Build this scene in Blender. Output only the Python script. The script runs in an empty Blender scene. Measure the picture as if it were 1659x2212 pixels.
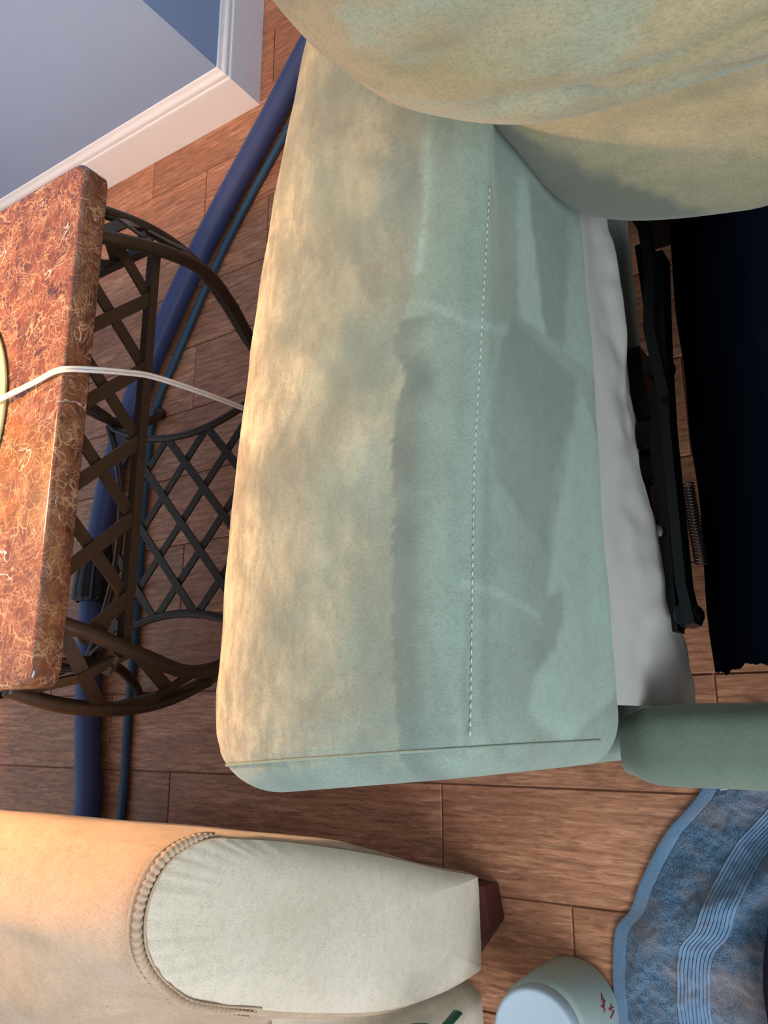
import bpy, math, random
from mathutils import Vector, Matrix, noise
random.seed(7)
sc = bpy.context.scene
COL = sc.collection

# ------------------------------------------------------------------ camera
H = 1.15                                    # camera height in metres
MR = ((-0.00315302, -0.8306395, -0.55680165),
      (-0.96713761, 0.14409228, -0.20948094),
      (0.25423397, 0.53784332, -0.80379703))   # rows: image right, image down, view direction (world: x, y, z up)
FPX = 1750.0
cam_d = bpy.data.cameras.new('camera')
cam = bpy.data.objects.new('camera', cam_d)
COL.objects.link(cam)
r_, d_, f_ = [Vector(v).normalized() for v in MR]
cam.matrix_world = Matrix(((r_.x, -d_.x, -f_.x, 0), (r_.y, -d_.y, -f_.y, 0), (r_.z, -d_.z, -f_.z, H), (0, 0, 0, 1)))
cam_d.sensor_fit = 'HORIZONTAL'
cam_d.sensor_width = 36.0
cam_d.lens = FPX / 1659.0 * 36.0
cam_d.clip_start = 0.01
sc.camera = cam

# ------------------------------------------------------------------ world, daylight, exposure
sc.view_settings.view_transform = 'Standard'
sc.view_settings.look = 'None'
sc.view_settings.gamma = 1.0
sc.view_settings.use_curve_mapping = False
sc.view_settings.exposure = 0.0
w = bpy.data.worlds.new('room_ambient')
sc.world = w
w.use_nodes = True
w.node_tree.nodes['Background'].inputs[0].default_value = (0.74, 0.87, 1.0, 1)
w.node_tree.nodes['Background'].inputs[1].default_value = 0.70
la = bpy.data.lights.new('window_daylight', 'AREA')
la.shape = 'RECTANGLE'; la.size = 2.0; la.size_y = 1.5; la.energy = 98; la.color = (0.80, 0.91, 1.0)
lo = bpy.data.objects.new('window_daylight', la)
COL.objects.link(lo)
lo.location = (-1.9, -1.5, 2.1)
lo.rotation_euler = (Vector((0.25, 0.5, 0.3)) - Vector(lo.location)).to_track_quat('-Z', 'Y').to_euler()

# ------------------------------------------------------------------ helpers
def tag(o, label=None, cat=None, group=None, kind=None):
    if label: o['label'] = label
    if cat: o['category'] = cat
    if group: o['group'] = group
    if kind: o['kind'] = kind
    return o

def empty(name, loc, label=None, cat=None, group=None, kind=None):
    o = bpy.data.objects.new(name, None)
    o.location = loc; o.empty_display_size = 0.1
    COL.objects.link(o)
    return tag(o, label, cat, group, kind)

def world_loc(o):
    v = Vector(o.location)
    while o.parent:
        o = o.parent; v += Vector(o.location)
    return v

def mk(name, verts, faces, m, parent=None, smooth=True, origin=None):
    """mesh object from world-space vertices; origin and parent only move the pivot"""
    org = Vector(origin) if origin else (world_loc(parent) if parent else Vector((0, 0, 0)))
    me = bpy.data.meshes.new(name)
    me.from_pydata([tuple(Vector(v) - org) for v in verts], [], faces)
    me.update()
    if smooth:
        me.shade_smooth()
    me.materials.append(m)
    o = bpy.data.objects.new(name, me)
    COL.objects.link(o)
    if parent:
        o.parent = parent
        o.location = org - world_loc(parent)
    else:
        o.location = org
    return o

class MB:
    def __init__(s): s.v = []; s.f = []
    def add(s, v, f):
        n = len(s.v); s.v += [tuple(p) for p in v]; s.f += [tuple(i + n for i in q) for q in f]
    def build(s, name, m, parent=None, smooth=True, origin=None): return mk(name, s.v, s.f, m, parent, smooth, origin)

def grid(fn, nu, nv, cu=False, cv=False):
    """fn(u,v) with u,v in 0..1; cu/cv close the direction"""
    ru = nu if cu else nu + 1; rv = nv if cv else nv + 1
    v = [fn(i / nu, j / nv) for i in range(ru) for j in range(rv)]
    f = []
    for i in range(nu):
        for j in range(nv):
            a = i * rv + j; b = ((i + 1) % ru) * rv + j
            c = ((i + 1) % ru) * rv + (j + 1) % rv; d = i * rv + (j + 1) % rv
            f.append((a, b, c, d))
    return v, f

def cr(P, n, closed=False):
    """Catmull-Rom through points (tuples of any length), n samples per span"""
    out = []; N = len(P)
    for i in range(N if closed else N - 1):
        g = lambda k: P[k % N] if closed else P[max(0, min(N - 1, k))]
        a, b, c, d = g(i - 1), g(i), g(i + 1), g(i + 2)
        for k in range(n):
            t = k / n; t2 = t * t; t3 = t2 * t
            out.append(tuple(0.5 * (2 * b[j] + (c[j] - a[j]) * t + (2 * a[j] - 5 * b[j] + 4 * c[j] - d[j]) * t2 + (3 * b[j] - a[j] - 3 * c[j] + d[j]) * t3) for j in range(len(b))))
    if not closed: out.append(tuple(P[-1]))
    return out

def resample(P, step):
    out = [Vector(P[0])]; acc = 0.0
    for a, b in zip(P[:-1], P[1:]):
        a = Vector(a); b = Vector(b); L = (b - a).length; s = step - acc
        while s <= L:
            out.append(a.lerp(b, s / L)); s += step
        acc = L - (s - step)
    return out

def tube(path, r, seg=10, cap=True, closed=False, flat=None):
    """sweep; r may be number or fn(t); flat=(scale_n, scale_b)"""
    P = [Vector(p) for p in path]; N = len(P)
    T = []
    for i in range(N):
        a = P[(i - 1) % N] if closed else P[max(0, i - 1)]
        b = P[(i + 1) % N] if closed else P[min(N - 1, i + 1)]
        T.append((b - a).normalized())
    up = Vector((0, 0, 1)) if abs(T[0].z) < 0.9 else Vector((0, 1, 0))
    n = (up - T[0] * up.dot(T[0])).normalized()
    v = []; f = []
    for i in range(N):
        n = (n - T[i] * n.dot(T[i])).normalized(); b = T[i].cross(n)
        rr = r(i / max(1, N - 1)) if callable(r) else r
        fx, fy = flat or (1, 1)
        for k in range(seg):
            a = 2 * math.pi * k / seg
            v.append(P[i] + n * (math.cos(a) * rr * fx) + b * (math.sin(a) * rr * fy))
    for i in range(N if closed else N - 1):
        for k in range(seg):
            j = (i + 1) % N
            f.append((i * seg + k, i * seg + (k + 1) % seg, j * seg + (k + 1) % seg, j * seg + k))
    if cap and not closed:
        f.append(tuple(reversed(range(seg)))); f.append(tuple((N - 1) * seg + k for k in range(seg)))
    return v, f

def bar(a, b, wd, width, thick):
    """flat strip from a to b; wd = direction of its width"""
    a = Vector(a); b = Vector(b); t = (b - a).normalized()
    wv = Vector(wd); wv = (wv - t * wv.dot(t)).normalized(); nv = t.cross(wv)
    v = []
    for p in (a, b):
        for s, q in ((-1, -1), (1, -1), (1, 1), (-1, 1)):
            v.append(p + wv * (s * width / 2) + nv * (q * thick / 2))
    f = [(3, 2, 1, 0), (4, 5, 6, 7)] + [(k, (k + 1) % 4, 4 + (k + 1) % 4, 4 + k) for k in range(4)]
    return v, f

def box(x0, x1, y0, y1, z0, z1):
    v = [(x0, y0, z0), (x1, y0, z0), (x1, y1, z0), (x0, y1, z0), (x0, y0, z1), (x1, y0, z1), (x1, y1, z1), (x0, y1, z1)]
    return v, [(3, 2, 1, 0), (4, 5, 6, 7), (0, 1, 5, 4), (1, 2, 6, 5), (2, 3, 7, 6), (3, 0, 4, 7)]

def lathe(prof, c, seg=48):
    """prof: list of (r, z) from bottom to top; closed with caps when r is 0"""
    v = []; f = []
    for r, z in prof:
        for k in range(seg):
            a = 2 * math.pi * k / seg
            v.append((c[0] + r * math.cos(a), c[1] + r * math.sin(a), c[2] + z))
    for i in range(len(prof) - 1):
        for k in range(seg):
            f.append((i * seg + k, i * seg + (k + 1) % seg, (i + 1) * seg + (k + 1) % seg, (i + 1) * seg + k))
    return v, f

def lin(c):
    return tuple(((x / 255) / 12.92 if x / 255 <= 0.04045 else ((x / 255 + 0.055) / 1.055) ** 2.4) for x in c) + (1,)

def sst(a, b, x):
    t = max(0.0, min(1.0, (x - a) / (b - a))); return t * t * (3 - 2 * t)

def interp(tab, x):
    if x <= tab[0][0]: return tab[0][1]
    for (a, p), (b, q) in zip(tab[:-1], tab[1:]):
        if x <= b: return p + (q - p) * (x - a) / (b - a)
    return tab[-1][1]

def nz(x, y=0.0, z=0.0): return noise.noise(Vector((x, y, z)))

# ------------------------------------------------------------------ materials
class NT:
    def __init__(s, name):
        s.m = bpy.data.materials.new(name); s.m.use_nodes = True
        s.t = s.m.node_tree; s.b = s.t.nodes['Principled BSDF']
    def n(s, typ, **kw):
        o = s.t.nodes.new(typ)
        for k, v in kw.items():
            if k in o.inputs.keys() if isinstance(k, str) else False: o.inputs[k].default_value = v
            else: setattr(o, k, v)
        return o
    def l(s, a, b): s.t.links.new(a, b)
    def coord(s, kind='pos', scale=(1, 1, 1), rot=(0, 0, 0)):
        if kind == 'pos': src = s.n('ShaderNodeNewGeometry').outputs['Position']
        else: src = s.n('ShaderNodeTexCoord').outputs['Object']
        mp = s.n('ShaderNodeMapping'); s.l(src, mp.inputs['Vector'])
        mp.inputs['Scale'].default_value = scale; mp.inputs['Rotation'].default_value = rot
        return mp.outputs['Vector']
    def noise(s, vec, scale, detail=4, rough=0.55, dist=0.0):
        o = s.n('ShaderNodeTexNoise'); s.l(vec, o.inputs['Vector'])
        o.inputs['Scale'].default_value = scale; o.inputs['Detail'].default_value = detail
        o.inputs['Roughness'].default_value = rough; o.inputs['Distortion'].default_value = dist
        return o.outputs['Fac']
    def ramp(s, fac, stops):
        o = s.n('ShaderNodeValToRGB'); s.l(fac, o.inputs['Fac'])
        e = o.color_ramp.elements
        while len(e) < len(stops): e.new(0.5)
        for k, (p, c) in enumerate(stops): e[k].position = p; e[k].color = c if len(c) == 4 else c + (1,)
        return o.outputs['Color']
    def mix(s, fac, a, b, mode='MIX'):
        o = s.n('ShaderNodeMix', data_type='RGBA', blend_type=mode)
        for val, idx in ((fac, 0), (a, 6), (b, 7)):
            if hasattr(val, 'node'): s.l(val, o.inputs[idx])
            else: o.inputs[idx].default_value = val
        return o.outputs[2]
    def math(s, op, a, b=None, c=None):
        o = s.n('ShaderNodeMath', operation=op)
        for val, idx in ((a, 0), (b, 1), (c, 2)):
            if val is None: continue
            if hasattr(val, 'node'): s.l(val, o.inputs[idx])
            else: o.inputs[idx].default_value = val
        return o.outputs[0]
    def bump(s, h, strength=0.3, dist=0.001):
        o = s.n('ShaderNodeBump'); s.l(h, o.inputs['Height'])
        o.inputs['Strength'].default_value = strength; o.inputs['Distance'].default_value = dist
        s.l(o.outputs[0], s.b.inputs['Normal'])
    def base(s, c):
        if hasattr(c, 'node'): s.l(c, s.b.inputs['Base Color'])
        else: s.b.inputs['Base Color'].default_value = c
    def set(s, **kw):
        for k, v in kw.items(): s.b.inputs[k.replace('_', ' ')].default_value = v
        return s

G = lambda x: (x, x, x, 1)

def plain(name, rgb, rough=0.5, metal=0.0, var=0.12, scale=30, bump=0.0, spec=0.5, bscale=400):
    t = NT(name); v = t.coord()
    n = t.noise(v, scale)
    c = lin(rgb)
    t.base(t.mix(n, tuple(x * (1 - var) for x in c[:3]) + (1,), tuple(min(1, x * (1 + var)) for x in c[:3]) + (1,)))
    t.set(Roughness=rough, Metallic=metal, Specular_IOR_Level=spec)
    if bump: t.bump(t.noise(v, bscale, 2), bump, 0.0008)
    return t.m

def suede(name, dry, wet=None, dirt=None, attr=False, blot=(0.35, 0.65), stretch=(6, 14, 14), sheen=None, soiled=True):
    """microfibre upholstery: nap speckle, blotches; 'attr' reads the wetness, brush marks and painted shading stored on the mesh"""
    t = NT(name); v = t.coord()
    vs = t.coord(scale=stretch)
    c = lin(dry)
    n1 = t.noise(vs, 1.0, 6, 0.65, .4)
    grain = t.noise(t.coord(scale=(1, .3, .5)), 1000, 3, .7)
    speck = t.noise(v, 95, 4, .7)
    n3 = t.noise(v, 9, 3)
    dk = lin(dirt) if dirt else tuple(x * .8 for x in c[:3]) + (1,)
    col = t.mix(t.ramp(n1, [(blot[0], G(0)), (blot[1], G(1))]), dk, c)
    if sheen:
        col = t.mix(t.ramp(t.noise(t.coord(scale=(5, 3.2, 8)), 1.7, 3, .5, .6), [(.5, G(0)), (.62, G(.75))]), col, lin(sheen))  # nap sheen painted into the colour as noise patches
    if attr:
        a = t.n('ShaderNodeAttribute', attribute_name='state')
        sp = t.n('ShaderNodeSeparateColor'); t.l(a.outputs['Color'], sp.inputs[0])
        cloud = t.noise(t.coord(scale=(12, 20, 18)), 1.0, 5, .62, .25)
        if soiled:
            streak = t.noise(t.coord(scale=(10, 46, 40)), 1.0, 5, .7, .3)
            col = t.mix(t.ramp(streak, [(.46, G(0)), (.72, G(.55))]), col, lin((138, 126, 106)))
            col = t.mix(t.ramp(t.noise(v, 34, 4, .7), [(.56, G(0)), (.72, G(.4))]), col, lin((212, 200, 168)))
            col = t.mix(t.ramp(cloud, [(.46, G(0)), (.62, G(.55))]), col, lin((130, 114, 92)))
            fine = t.noise(t.coord(scale=(34, 90, 80)), 1.0, 5, .72, .2)
            col = t.mix(t.ramp(fine, [(.5, G(0)), (.68, G(.5))]), col, lin((126, 112, 92)))
            col = t.mix(t.ramp(fine, [(.3, G(.4)), (.44, G(0))]), col, lin((214, 200, 170)))
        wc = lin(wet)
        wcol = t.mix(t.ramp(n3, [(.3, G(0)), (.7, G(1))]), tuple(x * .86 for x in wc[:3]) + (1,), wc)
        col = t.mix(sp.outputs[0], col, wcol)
        col = t.mix(t.ramp(cloud, [(.42, G(.0)), (.6, G(.2))]), col, lin((116, 118, 104)))
        col = t.mix(t.math('MULTIPLY', sp.outputs[1], 0.7), col, lin((176, 198, 186)))
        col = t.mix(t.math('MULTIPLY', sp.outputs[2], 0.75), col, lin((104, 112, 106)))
    col = t.mix(t.ramp(speck, [(.35, G(.10)), (.55, G(0))]), col, lin((80, 74, 60)))
    col = t.mix(t.ramp(grain, [(.3, G(.30)), (.55, G(0))]), col, lin((76, 74, 64)))
    t.base(col)
    t.set(Roughness=0.95, Specular_IOR_Level=0.08, Sheen_Weight=0.22, Sheen_Roughness=0.5)
    t.b.inputs['Sheen Tint'].default_value = (1, .96, .88, 1)
    t.bump(grain, 0.5, 0.0007)
    return t.m

M = {}
M['arm'] = suede('arm_microfibre', (214, 196, 162), (148, 163, 148), (162, 146, 118), attr=True, stretch=(16, 30, 26), blot=(.38, .58))
M['sage'] = suede('sage_microfibre', (108, 120, 104), None, (96, 108, 93), stretch=(9, 9, 9))
M['back'] = suede('back_microfibre', (178, 160, 124), None, (158, 144, 108), stretch=(12, 7, 14), blot=(.38, .6), sheen=(160, 170, 148))
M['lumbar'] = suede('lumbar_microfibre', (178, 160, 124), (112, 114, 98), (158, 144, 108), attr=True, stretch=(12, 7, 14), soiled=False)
M['sagepale'] = suede('pale_sage_microfibre', (146, 158, 142), None, (130, 142, 126), stretch=(9, 9, 9))
M['tan'] = suede('tan_microfibre', (204, 172, 144), None, (186, 156, 128), stretch=(9, 6, 11), blot=(.4, .6))
M['tanpanel'] = suede('tan_panel_microfibre', (230, 214, 192), None, (216, 200, 176), stretch=(7, 7, 7))
M['lining'] = plain('white_lining', (186, 180, 172), .9, var=.06, scale=40, bump=.5, spec=.1, bscale=700)
M['thread'] = plain('thread', (186, 194, 178), .8, var=.05)
M['bronze'] = plain('bronze_iron', (54, 40, 30), .38, .35, var=.35, scale=90, bump=.25)
M['blacksteel'] = plain('black_steel', (14, 15, 17), .35, .5, var=.2)
M['spring'] = plain('spring_steel', (120, 116, 108), .35, .9, var=.1)
M['navycloth'] = plain('navy_dust_cloth', (13, 20, 32), 1.0, var=.25, scale=14, bump=.4, spec=.0)
M['darkobject'] = plain('dark_navy_object', (24, 24, 38), .85, var=.2, scale=30, bump=.3, spec=.15)
M['hose'] = plain('blue_vinyl_hose', (58, 68, 112), .42, var=.14, scale=20)
M['hose2'] = plain('teal_rubber_hose', (40, 72, 98), .45, var=.15, scale=20)
M['blackplastic'] = plain('black_plastic', (20, 20, 22), .4, var=.15)
M['paint_white'] = plain('white_trim_paint', (232, 230, 236), .45, var=.02)
M['wallpaint'] = plain('blue_grey_wall_paint', (136, 158, 196), .7, var=.03, scale=4, bump=.15)
M['wood_foot'] = plain('red_brown_wood', (74, 28, 28), .45, var=.2, scale=25)
M['lid'] = plain('white_plastic_lid', (176, 188, 198), .4, var=.02)
M['jar'] = plain('frosted_plastic', (160, 172, 164), .45, var=.04, scale=12)
M['redink'] = plain('red_ink', (170, 40, 48), .5, var=.1)
M['green'] = plain('dark_green_ribbon', (8, 84, 62), .6, var=.1)
M['grout'] = plain('grout', (150, 108, 84), .9, var=.1)
M['ceramic'] = plain('cream_ceramic', (214, 200, 172), .25, var=.05)
M['shade'] = plain('linen_lamp_shade', (236, 222, 190), .9, var=.04)
M['taglabel'] = plain('white_label', (226, 224, 222), .7, var=.03)

def wood():
    t = NT('wood_look_tile')
    oi = t.n('ShaderNodeObjectInfo')
    geo = t.n('ShaderNodeTexCoord').outputs['Object']
    add = t.n('ShaderNodeVectorMath', operation='MULTIPLY_ADD')
    cmb = t.n('ShaderNodeCombineXYZ')
    for k in range(3): t.l(oi.outputs['Random'], cmb.inputs[k])
    t.l(cmb.outputs[0], add.inputs[0]); add.inputs[1].default_value = (37, 53, 11); t.l(geo, add.inputs[2])
    mp = t.n('ShaderNodeMapping'); t.l(add.outputs[0], mp.inputs[0]); mp.inputs['Scale'].default_value = (1, .13, 1)
    v = mp.outputs[0]
    warp = t.noise(v, 9, 2)
    g1 = t.noise(v, 62, 5, .62, 1.2)
    g2 = t.noise(v, 190, 5, .7, .7)
    wv = t.n('ShaderNodeTexWave'); t.l(v, wv.inputs['Vector'])
    wv.inputs['Scale'].default_value = 22; wv.inputs['Distortion'].default_value = 9; wv.inputs['Detail'].default_value = 3
    wv.inputs['Detail Scale'].default_value = 1.4; wv.bands_direction = 'X'
    c = t.ramp(warp, [(.3, lin((170, 112, 82))), (.52, lin((204, 138, 102))), (.72, lin((222, 160, 122)))])
    c = t.mix(t.ramp(t.noise(v, 130, 4, .7, 1.0), [(.54, G(0)), (.7, G(.5))]), c, lin((236, 184, 148)))
    c = t.mix(t.ramp(g1, [(.42, G(.45)), (.62, G(0))]), c, lin((134, 84, 60)))
    c = t.mix(t.ramp(wv.outputs['Fac'], [(.0, G(.3)), (.35, G(0))]), c, lin((118, 72, 50)))
    c = t.mix(t.ramp(g2, [(.36, G(.62)), (.56, G(0))]), c, lin((108, 66, 46)))
    tone = t.math('MULTIPLY_ADD', oi.outputs['Random'], .34, .82)
    hs = t.n('ShaderNodeHueSaturation'); t.l(c, hs.inputs['Color']); t.l(tone, hs.inputs['Value'])
    t.base(hs.outputs[0])
    t.set(Roughness=.42, Specular_IOR_Level=.4)
    t.bump(g2, .12, .0006)
    return t.m
M['wood'] = wood()

def marble():
    t = NT('brown_marble')
    v = t.coord()
    nv = t.n('ShaderNodeTexNoise'); t.l(v, nv.inputs['Vector']); nv.inputs['Scale'].default_value = 16; nv.inputs['Detail'].default_value = 4
    mad = t.n('ShaderNodeVectorMath', operation='MULTIPLY_ADD')
    t.l(nv.outputs['Color'], mad.inputs[0]); mad.inputs[1].default_value = (.10, .10, .10); t.l(v, mad.inputs[2])
    wv = mad.outputs[0]
    def vein(scale, lo, hi, vec=wv):
        o = t.n('ShaderNodeTexVoronoi', feature='DISTANCE_TO_EDGE'); t.l(vec, o.inputs['Vector']); o.inputs['Scale'].default_value = scale
        return t.ramp(o.outputs['Distance'], [(lo, G(1)), (hi, G(0))])
    big = t.noise(v, 20, 6, .65, .8)
    fine = t.noise(wv, 60, 5, .65, 1.5)
    c = t.ramp(big, [(.28, lin((58, 38, 32))), (.45, lin((94, 54, 38))), (.6, lin((118, 70, 46))), (.75, lin((130, 96, 76)))])
    c = t.mix(t.ramp(fine, [(.4, G(.6)), (.56, G(0))]), c, lin((78, 48, 40)))
    cream = lin((176, 142, 110))
    msk = t.noise(v, 24, 3)
    c = t.mix(t.math('MULTIPLY', vein(44, .0, .06), t.ramp(msk, [(.42, G(0)), (.62, G(.8))])), c, cream)
    c = t.mix(t.math('MULTIPLY', vein(95, .0, .08), t.ramp(t.noise(v, 30, 3), [(.42, G(0)), (.62, G(.7))])), c, cream)
    c = t.mix(t.math('MULTIPLY', vein(190, .0, .14), t.ramp(t.noise(v, 45, 3), [(.45, G(0)), (.62, G(.5))])), c, lin((160, 126, 98)))
    c = t.mix(t.math('MULTIPLY', vein(13, .0, .012), t.ramp(t.noise(v, 14, 2), [(.58, G(0)), (.64, G(.85))])), c, lin((226, 216, 206)))
    c = t.mix(t.ramp(t.noise(wv, 34, 3, .5, 1), [(.64, G(0)), (.72, G(.85))]), c, lin((42, 24, 20)))
    t.base(c)
    t.set(Roughness=.12, Specular_IOR_Level=.5, Coat_Weight=.3, Coat_Roughness=.05)
    return t.m
M['marble'] = marble()

def woven():
    t = NT('woven_cream_mat')
    co = t.n('ShaderNodeTexCoord').outputs['Object']
    ln = t.n('ShaderNodeVectorMath', operation='LENGTH'); t.l(co, ln.inputs[0])
    n = t.noise(co, 160, 3)
    c = t.mix(n, lin((196, 170, 116)), lin((224, 202, 150)))
    t.base(c); t.set(Roughness=.9, Specular_IOR_Level=.15)
    t.bump(t.noise(co, 500, 2), .5, .001)
    return t.m
M['mat'] = woven()

def terry(name, a, b, amt):
    t = NT(name); v = t.coord()
    n = t.noise(v, 520, 3, .6); m_ = t.noise(v, 14, 3)
    c = t.mix(t.ramp(n, [(.35, G(0)), (.65, G(1))]), lin(a), lin(b))
    soil = t.ramp(m_, [(.52, G(0)), (.66, G(.55))])
    t.base(t.mix(soil, c, lin((128, 112, 108))))
    t.set(Roughness=.95, Specular_IOR_Level=.1, Sheen_Weight=.5)
    t.bump(n, amt, .003)
    return t.m
M['terry'] = terry('blue_terry', (36, 64, 92), (96, 126, 152), 1.0)
M['band'] = terry('blue_towel_band', (92, 120, 150), (110, 136, 162), .1)
M['hem'] = terry('blue_towel_hem', (86, 114, 142), (106, 132, 156), .15)

def clear_cord():
    t = NT('clear_cord_vinyl'); v = t.coord()
    t.base(t.mix(t.noise(v, 200), lin((206, 196, 190)), lin((236, 228, 224))))
    t.set(Roughness=.18, Transmission_Weight=.35, IOR=1.45, Metallic=0.0)
    return t.m
M['cord'] = clear_cord()

# ------------------------------------------------------------------ floor
PW, PL = 0.1525, 0.612
floor = mk('floor', *box(-1.4, 2.6, -1.0, 3.4, -0.05, -0.0035), M['grout'], smooth=False)
tag(floor, 'floor of brown wood-look tile planks', kind='structure')
def plank_mesh():
    hx, hy, b = PW / 2 - .0011, PL / 2 - .0011, .0012
    v = [(-hx, -hy, -.004), (hx, -hy, -.004), (hx, hy, -.004), (-hx, hy, -.004)]
    v += [(-hx, -hy, -b), (hx, -hy, -b), (hx, hy, -b), (-hx, hy, -b)]
    v += [(-hx + b, -hy + b, 0), (hx - b, -hy + b, 0), (hx - b, hy - b, 0), (-hx + b, hy - b, 0)]
    f = [(0, 1, 5, 4), (1, 2, 6, 5), (2, 3, 7, 6), (3, 0, 4, 7), (4, 5, 9, 8), (5, 6, 10, 9), (6, 7, 11, 10), (7, 4, 8, 11), (8, 9, 10, 11)]
    me = bpy.data.meshes.new('plank'); me.from_pydata(v, [], f); me.update(); me.materials.append(M['wood']); return me
pm = plank_mesh()
OFF = {0: .245, 1: .462, 2: .052}
for k in range(-6, 15):
    x = -.088 + PW * (k + .5)
    y0 = OFF[k % 3]
    for j in range(-2, 5):
        yc = y0 + PL * (j + .5)
        if x > 1.47 and yc - PL / 2 > 1.16: continue        # inside the wall
        if x > 2.2 or yc > 3.2: continue
        o = bpy.data.objects.new('plank', pm); COL.objects.link(o)
        o.parent = floor; o.location = (x, yc, 0)

# ------------------------------------------------------------------ walls and baseboards
WX, WY = 1.404, 1.126
wl = mk('wall_left', *box(WX, WX + .11, WY, 3.4, 0, 2.45), M['wallpaint'], smooth=False); tag(wl, 'blue-grey painted wall beside the marble table', kind='structure')
wr = mk('wall_right', *box(WX + .11, 2.6, WY, WY + .11, 0, 2.45), M['wallpaint'], smooth=False); tag(wr, 'blue-grey painted wall round the outer corner', kind='structure')
PROF = [(0.014, 0.0), (0.014, .092), (.0135, .096), (.0105, .0985), (.0105, .101), (.0115, .1025), (.0115, .108), (.0095, .112), (.006, .1145), (.0045, .118), (.003, .124), (0.0, .126)]
def baseboard(name, run, label):
    v = []; f = []; n = len(PROF)
    for e in range(2):
        for d, z in PROF: v.append(run(e, d, z))
    for i in range(n - 1): f.append((i, i + 1, n + i + 1, n + i))
    o = mk(name, v, f, M['paint_white'], smooth=False); return tag(o, label, kind='structure')
baseboard('baseboard_left', lambda e, d, z: (WX - d, WY - d if e == 0 else 3.4, z), 'white moulded baseboard beside the marble table')
baseboard('baseboard_right', lambda e, d, z: (WX - d if e == 0 else 2.6, WY - d, z), 'white moulded baseboard round the outer corner')

# ------------------------------------------------------------------ recliner with the stained arm
RB = (.40, .10, 0)
rec = empty('recliner', RB, 'sage-green suede recliner with stained half-cleaned arm and bare open mechanism', 'recliner')
Y_OUT = [(-.06, .580), (.03, .589), (.2, .582), (.373, .566), (.55, .534), (.754, .489), (1.0, .47)]
Y_SEAM = [(-.06, .303), (-.015, .301), (.203, .290), (.495, .262), (.8, .25), (1.0, .245)]
XF, XE = -.062, .98
def arm_section(x):
    yo, ys = interp(Y_OUT, x), interp(Y_SEAM, x)
    yi = .262
    top = .612
    return [(yo - .012, .025), (yo - .004, .20), (yo + .001, .40), (yo, .53), (yo - .018, .585), (yo - .065, .612), (yo - .13, .618),
            (ys + .075, .612), (ys + .03, .601), (ys, .583), (max(ys - .018, yi + .014), .54), (max(ys - .027, yi + .010), .47), (yi + .006, .40), (yi, .352), (yi + .012, .337), (yi + .03, .33), (yi + .04, .20), (yi + .04, .025)]
NS, SUB = 250, 16
arm_v = []; arm_f = []
stations = []
RF = .052
stations = [(XF + RF * (1 - math.cos(i / 14 * math.pi / 2)), RF * (1 - math.sin(i / 14 * math.pi / 2))) for i in range(15)]
xs = XF + RF
for i in range(1, NS + 1): stations.append((xs + (XE - xs) * i / NS, 0.0))
sec_t = None
for x, inset in stations:
    S = cr(arm_section(x), SUB, True)
    yc = sum(p[0] for p in S) / len(S); zc = .36
    row = []
    for k, (y, z) in enumerate(S):
        hw, hh = .15, .28
        yy = yc + (y - yc) * (1 - inset / hw * .8); zz = zc + (z - zc) * (1 - inset / hh * .8)
        # gentle lumps of the padding
        b = .0025 * nz(x * 5, y * 9, z * 9) + .0012 * nz(x * 17, y * 21, z * 21)
        # tucked ridge of the front seam
        xx = x
        ridge = math.exp(-((x - (XF + RF * .82)) / .004) ** 2)
        zz -= .0022 * ridge if z > .5 else 0
        xx += .024 * (.60 - y) / .34 * sst(.12, -.03, x)
        row.append((xx, yy + b, zz + b))
    arm_v += row
NR = len(S)
for i in range(len(stations) - 1):
    for k in range(NR):
        arm_f.append((i * NR + k, i * NR + (k + 1) % NR, (i + 1) * NR + (k + 1) % NR, (i + 1) * NR + k))
prev = 0                                       # close the padded front with shrinking rings
r0 = arm_v[:NR]; c0 = (sum(p[0] for p in r0) / NR, sum(p[1] for p in r0) / NR, .36)
for sc_, dx in ((.8, .0008), (.5, .0014), (.2, .0016), (.01, .0016)):
    base_i = len(arm_v)
    arm_v += [(c0[0] + (p[0] - c0[0]) * sc_ - dx, c0[1] + (p[1] - c0[1]) * sc_, c0[2] + (p[2] - c0[2]) * sc_) for p in r0]
    for k in range(NR): arm_f.append((base_i + k, base_i + (k + 1) % NR, prev + (k + 1) % NR, prev + k))
    prev = base_i
arm_f.append(tuple(prev + k for k in range(NR - 1, -1, -1)))
arm = mk('armrest', arm_v, arm_f, M['arm'], rec); tag(arm, 'stained tan and wet sage-green arm')

far_v = [(x, -.03 - y, z) for (x, y, z) in arm_v]
mk('armrest', far_v, [tuple(reversed(q)) for q in arm_f], M['sage'], rec)  # unseen far arm, added to shade the recliner's inside

# painted state of the nap: R wet plus painted lamp falloff, G brushed light, B dark damp edge, dirt and painted seam crease.   surface coordinates: x along the arm, q = index round the section
WET = [(-.07, .354), (-.008, .352), (.06, .354), (.13, .353), (.2, .352), (.228, .352), (.26, .349), (.285, .340), (.3, .343), (.315, .352), (.325, .350), (.35, .338), (.378, .331), (.42, .321), (.457, .318), (.523, .314), (.7, .31)]
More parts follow.
